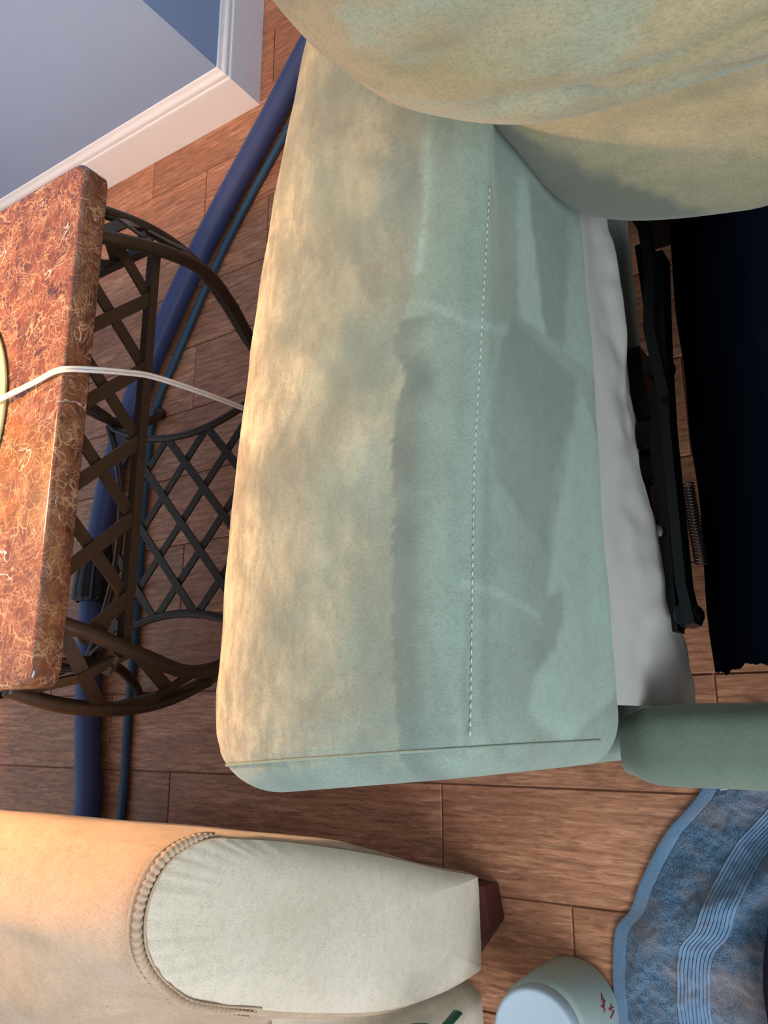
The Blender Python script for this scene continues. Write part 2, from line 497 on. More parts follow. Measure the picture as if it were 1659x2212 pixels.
# brush and damp marks in arm surface coordinates: (x along the arm, q round the section)
MARKS = [
    ('g', 0.75, [(0.5245, 106.0), (0.5362, 108.7), (0.3676, 111.2), (0.3677, 104.2)]),
    ('g', 0.42, [(0.5378, 125.5), (0.5395, 129.4), (0.3662, 131.4), (0.3676, 124.6), (0.3696, 117.9), (0.4637, 121.1)]),
    ('g', 0.6, [(0.3269, 122.0), (0.3299, 124.0), (0.2672, 132.6), (0.1418, 131.5), (0.0362, 131.5), (0.0164, 124.2), (0.0032, 117.5), (-0.015, 114.1), (-0.0099, 109.0), (0.0028, 104.9), (0.0164, 103.4), (0.0388, 104.5), (0.063, 109.0), (0.0894, 111.7), (0.1154, 112.4), (0.1085, 108.2), (0.1563, 110.8), (0.2043, 113.1), (0.2581, 117.1)]),
    ('g', 0.5, [(0.3301, 92.1), (0.3485, 100.3), (0.3338, 99.1), (0.3219, 94.1)]),
    ('b', 0.42, [(0.3581, 102.2), (0.346, 121.3), (0.3004, 118.9), (0.2257, 112.3), (0.1469, 108.8), (0.2087, 94.0), (0.3127, 95.7)]),
    ('b', 0.36, [(0.2122, 72.0), (0.1319, 76.4), (0.0566, 81.9), (-0.0263, 88.1), (-0.0264, 75.1), (-0.0086, 73.5)]),
    ('b', 0.45, [(0.0939, 88.5), (0.0941, 89.4), (-0.0264, 90.1), (-0.0263, 88.1)]),  # thin dark strip painted for the crease beside the seam
    ('b', 0.35, [(0.5313, 109.0), (0.5365, 122.6), (0.3663, 116.9), (0.3704, 111.4)]),
    ('b', 0.35, [(0.1085, 108.2), (0.1154, 112.4), (0.0894, 111.7), (0.063, 109.0), (0.0388, 104.5), (0.0552, 104.0), (0.0824, 106.1)]),
    ('b', 0.35, [(0.3987, 63.4), (0.4006, 69.8), (0.353, 72.3), (0.3232, 69.0), (0.3403, 65.2)]),
    ('g', 0.35, [(0.2408, 65.0), (0.2317, 68.4), (0.1923, 71.5), (0.1499, 70.3), (0.1768, 67.5)]),
    ('b', 0.6, [(0.2787, 67.3), (0.2796, 68.7), (0.2639, 69.2), (0.2631, 67.8)]),
]
STROKES = [
    (0.55, 0.0035, [(0.3546, 74.7), (0.3419, 80.5), (0.3272, 86.9), (0.331, 95.3)]),
    (0.6, 0.003, [(0.1084, 88.1), (0.1022, 96.8), (0.0899, 105.0)]),
    (0.6, 0.005, [(0.3648, 111.6), (0.3737, 118.4), (0.3648, 131.6)]),
    (0.8, 0.005, [(0.5183, 74.3), (0.458, 75.0), (0.3858, 74.1)]),
    (0.4, 0.006, [(0.3204, 95.8), (0.2798, 93.2), (0.2484, 93.2)]),
    (0.4, 0.004, [(0.2365, 92.4), (0.2144, 94.8)]),
    (0.35, 0.003, [(0.1748, 131.5), (0.2672, 132.4), (0.3464, 132.8)]),
]
def poly_sd(poly, px, py):
    """signed distance to a polygon, negative inside"""
    d = 1e9; ins_ = False; n = len(poly)
    for i in range(n):
        ax, ay = poly[i]; bx, by = poly[(i + 1) % n]
        ex, ey = bx - ax, by - ay
        t = max(0, min(1, ((px - ax) * ex + (py - ay) * ey) / (ex * ex + ey * ey + 1e-12)))
        d = min(d, math.hypot(px - ax - ex * t, py - ay - ey * t))
        if (ay > py) != (by > py) and px < ex * (py - ay) / (by - ay) + ax: ins_ = not ins_
    return -d if ins_ else d
def arm_state(x, y, z, k):
    k = k * 10 / SUB
    if not 36 < k < 138: return (1 if k > 100 or x < -.02 else 0, 0, 0)
    yb = interp(WET, x) + .004 * nz(x * 60, 3.1) + .0022 * nz(x * 170, 9.0)
    inner = k > 60                             # the stretch of the section from the crown to the seat side
    wet = sst(yb + .0015, yb - .0015, y) if z > .3 else 1.0
    front = -.034 + .006 * nz(y * 22, 1.7) + .003 * nz(y * 70, 4.4)
    wet = max(wet, sst(front + .003, front - .001, x))
    dark = 0.0
    d = yb - y
    if z > .5 and 0 < d < .036 and x < .34: dark = 1.15 * sst(.036, .010, d) * (.8 + .35 * nz(x * 30, 7))
    QS = .0042                                  # metres per section step
    g = 0.0; soft = .004 if k > 76 else .018
    jx = .0035 * nz(x * 45, k * .12); jk = .8 * nz(x * 60 + 5, k * .15)
    for ch, st, poly in MARKS:
        d = poly_sd([(a, b * QS) for a, b in poly], x + jx, (k + jk) * QS)
        m = st * sst(soft, -soft, d)
        if ch == 'g': g = max(g, m)
        else: dark = max(dark, m)
    for st, wd, line in STROKES:
        for (xa, qa), (xb, qb) in zip(line[:-1], line[1:]):
            ex, eq = xb - xa, (qb - qa) * QS; L2 = ex * ex + eq * eq
            t = max(0, min(1, ((x - xa) * ex + ((k - qa) * QS) * eq) / L2))
            d = math.hypot(x - xa - ex * t, (k - qa) * QS - eq * t)
            g = max(g, st * math.exp(-(d / wd) ** 2) * (.75 + .5 * nz(x * 140, k)))
    ys_ = interp(Y_SEAM, x)
    if z > .5: dark = max(dark, .38 * math.exp(-((y - ys_ + .006) / .0022) ** 2))  # crease shade beside the seam, painted as a thin dark line
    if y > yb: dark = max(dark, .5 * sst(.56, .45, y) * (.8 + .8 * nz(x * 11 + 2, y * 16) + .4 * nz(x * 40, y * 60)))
    # dry nap half damp towards the cleaned side; also paints in lamp falloff
    wet = max(wet, .86 * sst(.555, yb + .03, y) ** .8 * (.86 + .42 * nz(x * 14, y * 20) + .16 * nz(x * 60, y * 70)))
    return min(1, wet), max(0, min(1, g)), max(0, min(1, dark))
def paint(o, nr, fn):
    me = o.data; ca = me.color_attributes.new('state', 'FLOAT_COLOR', 'POINT')
    org = world_loc(o)
    for i, vv in enumerate(me.vertices):
        p = Vector(vv.co) + org
        r, g, b = fn(p.x, p.y, p.z, i % nr)
        ca.data[i].color = (r, g, b, 1)
paint(arm, NR, arm_state)

# stitched seam along the inner edge of the arm top, and along the front
def seam_point(x, dy=0.0):
    S = cr(arm_section(x), 10, True)
    tgt = interp(Y_SEAM, x) + dy
    best = min(range(60, 130), key=lambda k: abs(S[k][0] - tgt) + (0 if S[k][1] > .55 else 9))
    return Vector((x, S[best][0], S[best][1]))
mb = MB()
x = -.008
while x < .46:
    a, b = seam_point(x), seam_point(x + .0042)
    mb.add(*tube([a + Vector((0, 0, .0006)), (a + b) / 2 + Vector((0, 0, .0013)), b + Vector((0, 0, .0006))], .0006, 5))
    x += .0068
st = mb.build('stitching', M['thread'], rec); tag(st, 'pale dashed stitching along the arm', kind='stuff')

# welted seam round the front of the arm top
row = arm_v[9 * NR:10 * NR]
fp = [Vector(p) + Vector((-.0004, 0, .0004)) for p in row[int(3.4 * SUB):int(12.4 * SUB)]]
mb = MB(); mb.add(*tube(fp, .0013, 6)); mb.build('front_seam', M['sagepale'], rec)
mb = MB()
fr = resample([p + Vector((.006, 0, .0016)) for p in fp], .0034)
for i in range(0, len(fr) - 1, 2): mb.add(*tube([fr[i], fr[i + 1]], .00045, 5))
tag(mb.build('front_stitching', M['sagepale'], rec), 'fine stitching along the front seam', kind='stuff')

# white lining hanging under the arm
def lining(u, v):
    x = .018 + u * .60
    z = .352 - v * (.225 - .07 * u)
    vc = .80 - .42 * u + .05 * math.sin(u * 9)
    y = .264 - .030 * min(v, vc) / .8 * (1 - .5 * u) + .050 * max(0, v - vc)
    y += .005 * sst(0, .3, v) * nz(x * 11, v * 3) + .0035 * sst(.1, .4, v) * nz(x * 34, v * 5) + .004 * math.sin(x * 16 + 5 * v) * sst(.1, .6, v)
    return (x, y, z)
mk('lining', *grid(lining, 110, 50), M['lining'], rec)['label'] = 'white cloth lining'

# front rail
def rail(u, v):
    y = .280 - u * .75
    a = v * 2 * math.pi
    cx, cz = -.021, .255
    e = .38
    ca, sa = math.cos(a), math.sin(a)
    px = math.copysign(abs(ca) ** .6, ca) * .041; pz = math.copysign(abs(sa) ** .6, sa) * .062
    k = 1 - .30 * math.exp(-((y - .284) / .022) ** 2)
    b = .0016 * nz(y * 18, a)
    return (cx + px * k + b + .012 * u * .0, y, cz + pz * k + b)
mb = MB(); mb.add(*grid(rail, 70, 40, cv=True)); mb.build('front_rail', M['sage'], rec)

# dust cover of dark cloth with a frayed edge; raised side and unseen deck added to shade the gap
def dust(u, v):
    x0 = .058 + .006 * nz(v * 9) + .004 * nz(v * 31)
    x = x0 + u * .72
    prof_ = interp([(0, .225), (.18, .200), (.45, .145), (.62, .10), (.75, .03), (1, -.26)], v), interp([(0, .085), (.18, .13), (.45, .25), (.62, .36), (.75, .415), (1, .425)], v)
    fold = .006 * math.sin(u * 11 + 3 * v) * sst(.8, .3, v) * sst(0, .2, v) + .006 * nz(u * 5, v * 5)
    return (x, prof_[0] + fold * .7, prof_[1] + fold * .5)
mk('dust_cover', *grid(dust, 80, 60), M['navycloth'], rec)['label'] = 'dark navy dust cover cloth with frayed edge'

mk('gap_shade_board', *box(.70, .715, -.30, .27, .01, .42), M['blacksteel'], rec, smooth=False)  # unseen board added to darken the gap inside the recliner
# mechanism: bars, plates and springs (positions measured on the frame)
def steel(name, pts, w_, t_, wd=(0, 0, 1)):
    mb = MB()
    for a, b in zip(pts[:-1], pts[1:]): mb.add(*bar(a, b, wd, w_, t_))
    return mb.build(name, M['blacksteel'], rec, smooth=False)
zz = .20; k = H - zz
steel('linkage_bar', [(.62 * k, .246 * k, zz), (.44 * k, .238 * k, zz), (.34 * k, .250 * k, zz), (.105 * k, .252 * k, zz)], .03, .014)
zz = .235; k = H - zz
steel('linkage_bar', [(.60 * k, .224 * k, zz), (.47 * k, .232 * k, zz), (.36 * k, .236 * k, zz), (.16 * k, .236 * k, zz), (.112 * k, .230 * k, zz)], .034, .011)
zz = .16; k = H - zz
steel('side_plate', [(.47 * k, .268 * k, zz), (.37 * k, .262 * k, zz), (.30 * k, .272 * k, zz), (.13 * k, .262 * k, zz)], .05, .022)
zz = .26; k = H - zz
steel('linkage_bar', [(.66 * k, .243 * k, zz), (.585 * k, .238 * k, zz), (.50 * k, .247 * k, zz), (.40 * k, .236 * k, zz)], .02, .012)
for (kx_, ky_, z_, r_2) in ((.355, .262, .19, .020), (.445, .240, .22, .016), (.122, .254, .19, .016), (.125, .234, .225, .014), (.31, .262, .18, .017)):
    kk_ = H - z_
    mb = MB(); mb.add(*lathe([(0, -.012), (r_2, -.012), (r_2, .012), (r_2 * .8, .016), (0, .016)], (kx_ * kk_, ky_ * kk_, z_), 14)); mb.build('pivot', M['blacksteel'], rec, smooth=False)
def spring(p0, p1, turns, r):
    P0, P1 = Vector(p0), Vector(p1); t = (P1 - P0).normalized(); n = t.orthogonal().normalized(); b = t.cross(n)
    N = turns * 10
    pts = [P0.lerp(P1, i / N) + n * (r * math.cos(2 * math.pi * i / 10)) + b * (r * math.sin(2 * math.pi * i / 10)) for i in range(N + 1)]
    mb = MB(); mb.add(*tube(pts, .0011, 5)); return mb.build('spring', M['spring'], rec)
k = H - .17
spring((.435 * k, .236 * k, .17), (.33 * k, .234 * k, .17), 22, .0065)
k = H - .15
spring((.285 * k, .221 * k, .15), (.185 * k, .214 * k, .15), 26, .0075)
mb = MB(); mb.add(*lathe([(0, 0), (.008, 0), (.008, .006), (.006, .008), (0, .008)], (.215, .243, .214), 14)); mb.build('rivet', M['spring'], rec)

# backrest: a plump upper pillow above a lumbar pillow
def pillow(cx, cy, cz, a, b, c, e1, e2, TH, creases, nzs=.006):
    def fn(u, v):
        th = (u * 2 - 1) * math.pi; ph = (v - .5) * math.pi
        sg = lambda q, e: math.copysign(abs(q) ** e, q)
        lx = a * sg(math.cos(ph), e1) * sg(math.cos(th), e2)
        ly = b * sg(math.cos(ph), e1) * sg(math.sin(th), e2)
        lz = c * sg(math.sin(ph), e1)
        n = Vector((lx / a ** 2, ly / b ** 2, lz / c ** 2)).normalized()
        d = nzs * nz(lx * 7 + 3, ly * 5, lz * 9) + nzs * .4 * nz(lx * 17, ly * 9 + 5, lz * 25)
        for (y0, z0, y1, z1, wd, dp) in creases:
            ex, ez = y1 - y0, z1 - z0; L2 = ex * ex + ez * ez
            q = max(-.0, min(1, ((ly - y0) * ex + (lz - z0) * ez) / L2))
            dd = math.hypot(ly - y0 - ex * q, lz - z0 - ez * q)
            d -= 1.5 * dp * math.exp(-(dd / wd) ** 2) * (math.sin(math.pi * min(.98, max(.02, q))) ** .5)
        p = Vector((lx, ly, lz)) + n * d
        x = cx + p.x * math.cos(TH) - p.y * math.sin(TH); y = cy + p.x * math.sin(TH) + p.y * math.cos(TH)
        return (x, y, cz + p.z)
    return fn
up = pillow(.606, -.025, .905, .26, .333, .288, .571, .562, -.082,
            [(.10, -.20, -.30, -.15, .010, .010), (.16, -.17, -.05, -.165, .007, .006), (.10, -.12, -.28, -.09, .016, .011), (.05, -.165, -.3, -.125, .012, .008), (.20, -.16, .10, -.21, .012, .010), (.24, -.12, .10, -.08, .018, .007), (.06, -.06, -.30, -.03, .028, .014), (-.02, -.135, -.30, -.06, .02, .012), (.16, -.205, .02, -.225, .012, .008)])
mb = MB(); mb.add(*grid(up, 160, 110, cu=True)); mb.build('upper_back_pillow', M['back'], rec)
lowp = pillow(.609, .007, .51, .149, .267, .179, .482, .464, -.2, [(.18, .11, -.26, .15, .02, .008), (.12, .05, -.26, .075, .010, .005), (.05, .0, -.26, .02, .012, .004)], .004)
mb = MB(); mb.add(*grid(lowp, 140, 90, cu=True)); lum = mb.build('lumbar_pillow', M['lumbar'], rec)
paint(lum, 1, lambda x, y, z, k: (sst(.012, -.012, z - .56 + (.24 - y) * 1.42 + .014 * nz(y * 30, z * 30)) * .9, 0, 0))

# ------------------------------------------------------------------ marble table with bronze lattice base
TC = Vector((.367, 1.127, 0)); HT = .328; ZT = .63; TT = .037
tab = empty('side_table', TC, 'square brown marble-topped side table with bronze lattice base', 'table')
def top_fn():
    # rounded square slab with eased edges
    rc = .022; prof = []
    outl = []
    for (sx, sy, a0) in ((1, 1, 0), (-1, 1, 90), (-1, -1, 180), (1, -1, 270)):
        for i in range(7):
            a = math.radians(a0 + i * 15); outl.append((sx * (HT - rc) + rc * math.cos(a), sy * (HT - rc) + rc * math.sin(a)))
    rings = [(ZT - TT, -.004), (ZT - TT + .003, 0), (ZT - .006, 0), (ZT - .0025, -.0015), (ZT - .0007, -.004), (ZT, -.007)]
    v = []; f = []; n = len(outl)
    for z, d in rings:
        for (px, py) in outl:
            L = math.hypot(px, py); v.append((TC.x + px + d * px / L * 1.0, TC.y + py + d * py / L, z))
    for i in range(len(rings) - 1):
        for k in range(n): f.append((i * n + k, i * n + (k + 1) % n, (i + 1) * n + (k + 1) % n, (i + 1) * n + k))
    f.append(tuple(reversed(range(n)))); f.append(tuple((len(rings) - 1) * n + k for k in range(n)))
    return v, f
tt = mk('marble_top', *top_fn(), M['marble'], tab); tag(tt, 'polished brown marble slab with pale veins')
ms = tt.data
for p in ms.polygons:
    if len(p.vertices) > 4: p.use_smooth = False
T1 = [(-.25, -.295, .594), (-.262, -.306, .545), (-.283, -.308, .465), (-.297, -.294, .385), (-.288, -.270, .31), (-.264, -.242, .23), (-.246, -.222, .16), (-.252, -.226, .10), (-.282, -.250, .045), (-.312, -.272, .010)]
T2 = [(-.325, -.225, .594), (-.342, -.236, .53), (-.346, -.250, .46), (-.336, -.256, .39), (-.310, -.246, .31), (-.274, -.230, .23), (-.248, -.220, .16)]
def leg(sx, sy):
    f = lambda p: (TC.x + (p[0] if sx < 0 else -p[0]), TC.y + (p[1] if sy < 0 else -p[1] - .03 * sst(.14, .02, p[2])), p[2])
    mb = MB()
    c1 = [f(p) for p in cr(T1, 8)]; c2 = [f(p) for p in cr(T2, 8)]
    mb.add(*tube(c1, .0095, 12)); mb.add(*tube(c2, .0095, 12))
    e = c1[-1]
    mb.add(*lathe([(0, -.004), (.010, -.004), (.014, .002), (.014, .012), (.009, .018), (0, .018)], (e[0], e[1], .004), 14))
    o = mb.build('leg', M['bronze'], tab)
    for (i, j, kk, off) in ((2, 14, 0, 1), (14, 2, 0, -1), (15, 27, 1, 1), (27, 15, 1, -1), (28, 38, 2, 1), (38, 28, 2, -1)):
        a, b = Vector(c1[i]), Vector(c2[j])
        ou = Vector(((-1 if sx < 0 else 1), (-1 if sy < 0 else 1), 0)).normalized()
        mid = (a + b) / 2 + ou * .012
        s = MB()
        wd = (b - a).cross(ou)
        s.add(*bar(a, mid, wd, .017, .0035)); s.add(*bar(mid, b, wd, .017, .0035))
        s.build('lattice_strip', M['bronze'], o, smooth=False)
    return o
for sx in (-1, 1):
    for sy in (-1, 1): leg(sx, sy)
ZB = .486
for side in range(4):
    rot = Matrix.Rotation(side * math.pi / 2, 3, 'Z')
    q = lambda lx, ly, z: Vector(TC) + rot @ Vector((lx, ly, 0)) + Vector((0, 0, z))
    yb = -.293
    mb = MB()
    wd = rot @ Vector((0, 1, 0))
    mb.add(*bar(q(-.275, yb, ZB), q(.275, yb, ZB), (0, 0, 1), .013, .013))
    mb.add(*bar(q(.275, yb, ZB), q(.288, yb - .008, ZB + .02), (0, 0, 1), .012, .012))
    mb.add(*bar(q(-.275, yb, ZB), q(-.288, yb - .008, ZB + .02), (0, 0, 1), .012, .012))
    ap = mb.build('apron_rail', M['bronze'], tab, smooth=False)
    for kx in range(5):
        x0 = -.209 + .1045 * kx
        for s in (-1, 1):
            x1 = x0 + s * .098
            if abs(x1) > .30: x1 = x0 + s * .06
            zt = .593 if abs(x1 - x0) > .09 else ZB + .066
            m2 = MB(); dy = .003 * s
            m2.add(*bar(q(x0, yb + dy, ZB), q(x1, yb + dy, zt), rot @ Vector((1, 0, 0)), .0165, .004))
            m2.build('lattice_strip', M['bronze'], ap, smooth=False)
# lower shelf: four concave rails and a diamond lattice
ZS = .145; CS = .238; BOW = .066
def half(t): return CS - BOW * (1 - (t / CS) ** 2)
sh = MB()
for side in range(4):
    rot = Matrix.Rotation(side * math.pi / 2, 3, 'Z')
    P = [Vector(TC) + rot @ Vector((t, -half(t), 0)) + Vector((0, 0, ZS)) for t in [(-1 + i / 20 * 2) * CS for i in range(21)]]
    sh.add(*tube(P, .0075, 8))
shelf = sh.build('lower_shelf', M['bronze'], tab)
ins = lambda p: abs(p.x) <= half(min(CS, abs(p.y))) and abs(p.y) <= half(min(CS, abs(p.x))) and max(abs(p.x), abs(p.y)) <= CS
for s in (-1, 1):
    d = Vector((math.cos(math.radians(42.5)), s * math.sin(math.radians(42.5)), 0)).normalized()
    nn = Vector((-d.y, d.x, 0))
    for kx in range(-7, 8):
        o0 = nn * (kx * .0797)
        ts = [t * .002 for t in range(-200, 201) if ins(o0 + d * (t * .002))]
        if len(ts) < 6: continue
        # keep the longest contiguous run
        runs = [[ts[0]]]
        for t in ts[1:]:
            if t - runs[-1][-1] < .003: runs[-1].append(t)
            else: runs.append([t])
        for rn in runs:
            if len(rn) < 8: continue
            m2 = MB(); zz_ = ZS + s * .0018
            a = Vector(TC) + o0 + d * rn[0] + Vector((0, 0, zz_)); b = Vector(TC) + o0 + d * rn[-1] + Vector((0, 0, zz_))
            m2.add(*bar(a, b, nn, .0150, .0035)); m2.build('lattice_strip', M['bronze'], shelf, smooth=False)

# woven mat
MC = (.378, 1.104, ZT)
prof = [(0, .0005)]
r = .004
while r < .19:
    prof += [(r, .0052), (r + .0016, .0065), (r + .0038, .0065), (r + .0054, .0052)]; r += .0062
prof += [(.1935, .0055), (.195, .0035), (.1935, .001)]
mat_o = mk('placemat', *lathe(prof, MC, 160), M['mat'], origin=MC)
tag(mat_o, 'round cream woven mat with concentric stitching on marble table', 'mat')

# table lamp standing on the mat (its light falls across table, wall and chair arms)
LB = (.378, 1.15, ZT + .0068)
lamp = empty('table_lamp', LB, 'table lamp on the woven mat casting warm light', 'lamp')
mk('lamp_base', *lathe([(0, 0), (.07, 0), (.072, .006), (.06, .018), (.05, .03), (.075, .07), (.088, .12), (.08, .18), (.05, .23), (.025, .26), (.018, .29), (0, .29)], LB, 40), M['ceramic'], lamp)
mk('lamp_neck', *lathe([(0, .285), (.008, .285), (.008, .34), (.016, .342), (.016, .38), (0, .38)], LB, 16), M['bronze'], lamp)
mk('lamp_shade', *lathe([(.165, .36), (.167, .36), (.112, .60), (.110, .60), (.165, .36)], LB, 48), M['shade'], lamp)
bl = bpy.data.lights.new('lamp_bulb', 'POINT'); bl.energy = 42; bl.color = (1.0, .66, .40); bl.shadow_soft_size = .05
bo = bpy.data.objects.new('lamp_bulb', bl); COL.objects.link(bo); bo.parent = lamp; bo.location = (0, 0, .43)

# clear lamp cord
cp = [(.380, 1.06, ZT + .010), (.386, .96, ZT + .010), (.390, .905, ZT + .010), (.399, .845, ZT + .005), (.402, .81, ZT + .006), (.400, .785, ZT + .004), (.402, .765, .612), (.411, .758, .575), (.421, .758, .533), (.428, .757, .45), (.432, .757, .36), (.436, .76, .20), (.44, .765, .05), (.45, .79, .004), (.48, .86, .004), (.55, 1.0, .004)]
cs = cr(cp, 8)
mb = MB()
for s in (-1, 1):
    mb.add(*tube([(p[0] + s * .0020, p[1], p[2]) for p in cs], .0021, 8))
co_ = mb.build('lamp_cord', M['cord'], origin=(.46, .76, 0)); tag(co_, 'clear plastic lamp cord draped over the marble table edge', 'cord')

# ------------------------------------------------------------------ hoses on the floor
HP = [(1.75, .70, .028), (1.448, .936, .028), (1.307, 1.044, .028), (1.104, 1.205, .028), (.951, 1.310, .028), (.76, 1.42, .028), (.584, 1.49, .028), (.423, 1.523, .028), (.266, 1.53, .028), (.065, 1.515, .028), (-.076, 1.495, .028), (-.18, 1.485, .028), (-.5, 1.50, .028), (-.85, 1.56, .028)]
hp = resample(cr(HP, 24), .0016)
def hose_r(t):
    return .0268 + .0003 * math.sin(t * len(hp) * .0016 / .0064 * 2 * math.pi)
hose = mk('vacuum_hose', *tube(hp, hose_r, 18), M['hose'], origin=(.4, 1.5, 0)); tag(hose, 'thick ribbed blue vacuum hose curving across the floor', 'hose')
i0 = min(range(len(hp)), key=lambda i: abs(hp[i].x - .405)); i1 = min(range(len(hp)), key=lambda i: abs(hp[i].x - .262))
cpts = hp[i0:i1]
def cuff():
    N = len(cpts); seg = 48; v = []; f = []; idx = list(range(0, N, 4))
    for a_, i in enumerate(idx):
        t = i / (N - 1); T = (cpts[min(N - 1, i + 3)] - cpts[max(0, i - 3)]).normalized(); n = (Vector((0, 0, 1)) - T * T.z).normalized(); b = T.cross(n)
        base = interp([(0, .027), (.06, .030), (.4, .036), (.8, .041), (.97, .041), (1, .0265)], t)
        for k_ in range(seg):
            a = 2 * math.pi * k_ / seg
            rr = base + (.0016 * (1 if math.sin(a * 12) > 0 else -1) if .2 < t < .95 else 0)
            rr = min(rr, .0275 / max(.25, -math.cos(a)) if math.cos(a) < 0 else 9)
            v.append(cpts[i] + n * math.cos(a) * rr + b * math.sin(a) * rr)
    for a_ in range(len(idx) - 1):
        for k_ in range(seg): f.append((a_ * seg + k_, a_ * seg + (k_ + 1) % seg, (a_ + 1) * seg + (k_ + 1) % seg, (a_ + 1) * seg + k_))
    return v, f
o = mk('hose_cuff', *cuff(), M['blackplastic'], hose, smooth=False); tag(o, 'black fluted plastic cuff')
HP2 = [(1.7, .66, .009), (1.42, .89, .009), (1.185, 1.085, .009), (1.017, 1.208, .009), (.825, 1.318, .009), (.692, 1.388, .009), (.566, 1.402, .009), (.36, 1.402, .009), (.158, 1.40, .009), (.017, 1.403, .009), (-.102, 1.399, .009), (-.18, 1.40, .009), (-.5, 1.41, .009)]
h2 = mk('solution_hose', *tube(cr(HP2, 14), .0085, 12), M['hose2'], origin=(.4, 1.39, 0)); tag(h2, 'thin teal-blue solution hose beside the thick ribbed hose', 'hose')

# ------------------------------------------------------------------ tan armchair in the lower left
ch = empty('armchair', (-.3, .75, 0), 'tan suede armchair with pale front panel and red-brown wooden foot', 'armchair')
SEC = [(-.100, .585), (-.110, .622), (-.132, .643), (-.160, .650), (-.188, .642), (-.216, .615), (-.240, .57), (-.285, .42), (-.318, .28), (-.330, .16), (-.328, .058), (-.315, .046), (-.265, .042), (-.215, .046), (-.205, .056), (-.184, .15), (-.148, .30), (-.118, .45), (-.104, .54)]
secs = cr(SEC, 6, True); NC = len(secs)
ccx, ccz = -.2, .37
def sec_scaled(d, rows_y, bul=0):
    out = []
    for (x, z) in secs:
        vx, vz = x - ccx, z - ccz; L = math.hypot(vx, vz)
        out.append((x + vx / L * d, rows_y, z + vz / L * d))
    return out
v = []; f = []
ys = [(.582, -.004), (.584, .002), (.590, .006), (.60, .008)] + [(.60 + .80 * i / 40, .008) for i in range(1, 41)] + [(1.41, .0), (1.415, -.02)]
for y, d in ys:
    row = sec_scaled(d, y)
    for (px, py, pz) in row:
        b = .006 * nz(px * 9, py * 5, pz * 9) + .003 * nz(px * 22, py * 14, pz * 22)
        v.append((px + b * .6 - .07 * sst(.6, .75, y) * sst(-.19, -.26, px), py, pz + b))
for i in range(len(ys) - 1):
    for k in range(NC): f.append((i * NC + k, (i + 1) * NC + k, (i + 1) * NC + (k + 1) % NC, i * NC + (k + 1) % NC))
f.append(tuple(range(NC))); f.append(tuple(range(len(ys) * NC - 1, (len(ys) - 1) * NC - 1, -1)))
a_o = mk('armrest', v, f, M['tan'], ch)
# slightly bulging front panel with puckers along the top seam
def panel(u, v_):
    k = u * NC; i = int(k) % NC; x, z = secs[i]
    s = 1 - v_
    px = ccx + (x - ccx) * s * .985; pz = ccz + (z - ccz) * s * .985
    bul = .016 * (1 - s ** 4)
    angl = u * 2 * math.pi
    puck = .0011 * math.sin(i * 2.1 + 1.3 * math.sin(i * 1.7)) * sst(.72, .97, s) * (1 if z > .45 else .2)
    return (px, .578 - bul - puck + .002 * nz(px * 12, pz * 12), pz)
mk('front_panel', *grid(panel, NC, 34, cu=True), M['tanpanel'], ch)
# puckered double seam round the top of the panel
welt_pts = [secs[i % NC] for i in range(-4, 40)]
wp = [(x + (x - ccx) * .012, .580, z + (z - ccz) * .012) for (x, z) in welt_pts]
wps = resample([Vector(p) for p in wp], .0012)
def welt_r(t): return (.25 + .75 * sst(0, .14, t) * sst(1, .8, t)) * .0046 + .0007 * math.sin(t * len(wps) * .0012 / .0062 * 2 * math.pi + 1.2 * math.sin(t * 40))
mk('puckered_seam', *tube(wps, welt_r, 10), M['tan'], ch)
for dd in (-.0062, .0062):
    mb = MB()
    mb.add(*tube([Vector((p.x * 1, p.y - (.003 if dd < 0 else -.003) , p.z)) + Vector((p.x - ccx, 0, p.z - ccz)).normalized() * dd for p in wps[::2]], .0013, 6))
    mb.build('seam_cord', M['tan'], ch)
# seat front and seat, back
def seatfront(u, v_):
    x = -.285 - u * .56; a = v_
    z = .062 + a * .37
    y = .590 - .030 * (math.sin(math.pi * min(1, max(0, a * .94 + .03)) ) ** .5) - .012 * math.sin(math.pi * min(1, u)) ** .4
    edge = sst(.055, .125, u)
    return (x, y + .045 * (1 - edge) + .004 * nz(x * 20, z * 16), z)
mk('seat_front', *grid(seatfront, 50, 30), M['tanpanel'], ch)
def seat(u, v_):
    x = -.330 - u * .55; y = .562 + v_ * .62
    e = (math.sin(math.pi * u) ** .25 if 0 < u < 1 else 0) * (math.sin(math.pi * min(.999, v_ * .9 + .06)) ** .25)
    return (x, y, .412 + .06 * e + .004 * nz(x * 12, y * 12))
mk('seat_cushion', *grid(seat, 40, 40), M['tan'], ch)
bk = pillow(-.62, 1.33, .66, .30, .15, .38, .4, .4, -.087, [])
mb = MB(); mb.add(*grid(lambda u, v_: bk(u, v_), 60, 40, cu=True)); mb.build('chair_back', M['tan'], ch)
def foot(x0, y0, name='foot'):
    b = [(x0 - .006, y0 - .016), (x0 + .042, y0 - .008), (x0 + .050, y0 + .07), (x0 - .05, y0 + .07), (x0 - .066, y0 + .03)]
    cx_, cy_ = x0 - .005, y0 + .025
    v = []
    for z, s in ((0.0, .94), (.004, .97), (.040, 1.0), (.050, 1.0)):
        for (px, py) in b: v.append((cx_ + (px - cx_) * s, cy_ + (py - cy_) * s, z))
    f = [(4, 3, 2, 1, 0), (15, 16, 17, 18, 19)]
    for i in range(3):
        for k in range(5): f.append((i * 5 + k, i * 5 + (k + 1) % 5, (i + 1) * 5 + (k + 1) % 5, (i + 1) * 5 + k))
    return mk(name, v, f, M['wood_foot'], ch, smooth=False)
foot(-.262, .578); foot(-.262, 1.30); foot(-.83, .62)

